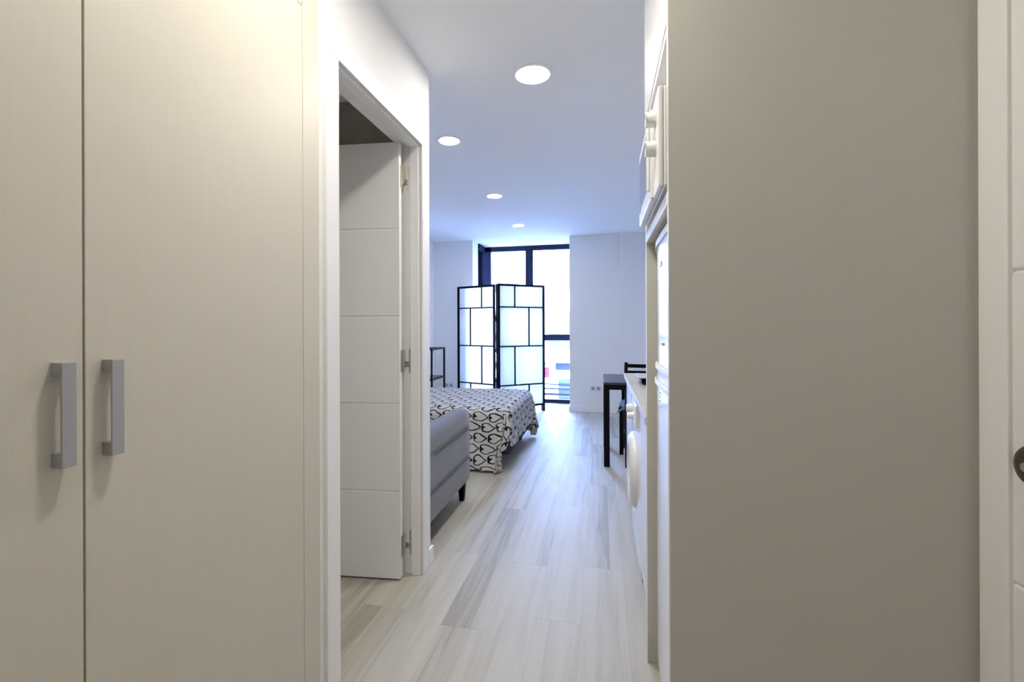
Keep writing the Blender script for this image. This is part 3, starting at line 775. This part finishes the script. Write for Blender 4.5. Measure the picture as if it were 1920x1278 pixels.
# ------------------------------------------------------------------ wall sockets
def wall_socket(x0, z, label):
    t = thing('wall_socket', label, 'socket', (x0, YF, z))
    mk('plate', box(BM(), x0 - 0.076, x0 + 0.076, YF - 0.010, YF, z - 0.040, z + 0.040, 0.003), 'socket', t)
    for dx in (-0.036, 0.036):
        s = mk('socket', lathe(BM(), [(0.026, -0.001), (0.026, 0.0025), (0.0205, 0.0025), (0.0195, 0.001), (0.0, 0.0008)], (x0 + dx, YF - 0.0105, z), (0, -1, 0), 28), 'sockethole', t, smooth=False)
        bm = BM()
        for hx in (-0.0095, 0.0095): cyl(bm, (x0 + dx + hx, YF - 0.0118, z), (0, 1, 0), 0.0035, 0.001, 10)
        mk('pin_hole', bm, 'blackmetal', s)
wall_socket(-0.082, 0.327, 'double white wall socket to the left of the black table')
wall_socket(-2.185, 0.325, 'double white wall socket beside the metal rack')

# ------------------------------------------------------------------ outside, across the street
GZ = -4.2
st = struct(mk('street', box(BM(), -60, 60, 7.6, 60, GZ - 0.2, GZ), 'asphalt'))
bl = thing('street_building', 'pale apartment building across the street with blue shutters', 'building', (-2.0, 19.0, GZ))
BYF = 19.0
mk('facade', box(BM(), -16, 12, BYF, BYF + 8, GZ, 4.8), 'facade', bl)
for fz in (1.95, 4.75):
    mk('cornice', box(BM(), -16, 12, BYF - 0.14, BYF, fz - 0.09, fz + 0.09), 'facade2', bl)
for fz in (-0.30, 2.05):
    for k in range(-6, 5):
        xc = -1.55 + k * 2.35
        wo = mk('window', box(BM(), xc - 0.62, xc + 0.62, BYF - 0.05, BYF + 0.001, fz + 0.45, fz + 2.15, 0.01), 'facade2', bl)
        for q in (-1, 1): mk('pane', box(BM(), xc + q * 0.29 - 0.25, xc + q * 0.29 + 0.25, BYF - 0.07, BYF - 0.045, fz + 0.55, fz + 2.05), 'outglass', wo)
for k in range(-4, 4):       # balconies of the first floor
    xc = -2.35 + k * 3.4
    b_ = mk('balcony', box(BM(), xc - 1.25, xc + 1.25, BYF - 0.9, BYF, -0.12, 0.0), 'facade2', bl)
    bm = BM(); box(bm, xc - 1.25, xc + 1.25, BYF - 0.90, BYF - 0.86, 0.62, 0.66)
    for i in range(22): xx = xc - 1.23 + i * 0.117; box(bm, xx - 0.012, xx + 0.012, BYF - 0.89, BYF - 0.87, 0.0, 0.62)
    mk('railing', bm, 'balconymetal', b_)
for k in range(-4, 4):       # shop fronts: sign board, roller shutter
    xc = -0.65 + k * 3.4
    mk('sign_board', box(BM(), xc - 1.15, xc + 0.75, BYF - 0.16, BYF + 0.001, -0.55, -0.28, 0.01), 'blueshutter', bl)
    s_ = mk('shutter', box(BM(), xc - 1.05, xc + 0.85, BYF - 0.08, BYF + 0.001, GZ, -0.92), 'lightblue', bl)
    for i in range(11): mk('shutter_slat', box(BM(), xc - 1.05, xc + 0.85, BYF - 0.105, BYF - 0.08, GZ + 0.2 + i * 0.28, GZ + 0.32 + i * 0.28), 'blueshutter', s_)
aw = mk('awning', beam(BM(), (-2.25, BYF - 0.05, -0.15), (-2.25, BYF - 0.7, -0.42), 0.02, 0.52, up=(0, 0, 1)), 'redcloth', bl)
mk('valance', box(BM(), -2.51, -1.99, BYF - 0.73, BYF - 0.70, -0.80, -0.40), 'redcloth', aw)
for k, (dz, sag, lab) in enumerate(((-0.22, 0.12, 'uppermost dark overhead cable across the street outside the window'),
        (-0.34, 0.16, 'dark overhead cable across the street, second from the top'),
        (-0.42, 0.10, 'dark overhead cable across the street, middle of the five'),
        (-0.55, 0.16, 'dark overhead cable across the street, second from the bottom'),
        (-0.66, 0.12, 'lowest dark overhead cable across the street outside the window'))):
    pts = [(-9 + 16 * i / 24, 13.2 + 0.25 * k, dz + 0.02 - sag * 4 * (i / 24) * (1 - i / 24) - 0.25 * i / 24) for i in range(25)]
    o = mk('street_cable', tube(BM(), pts, 0.021, 6), 'cable', None, smooth=True)
    tag(o, lab, 'cable', 'overhead street cables')
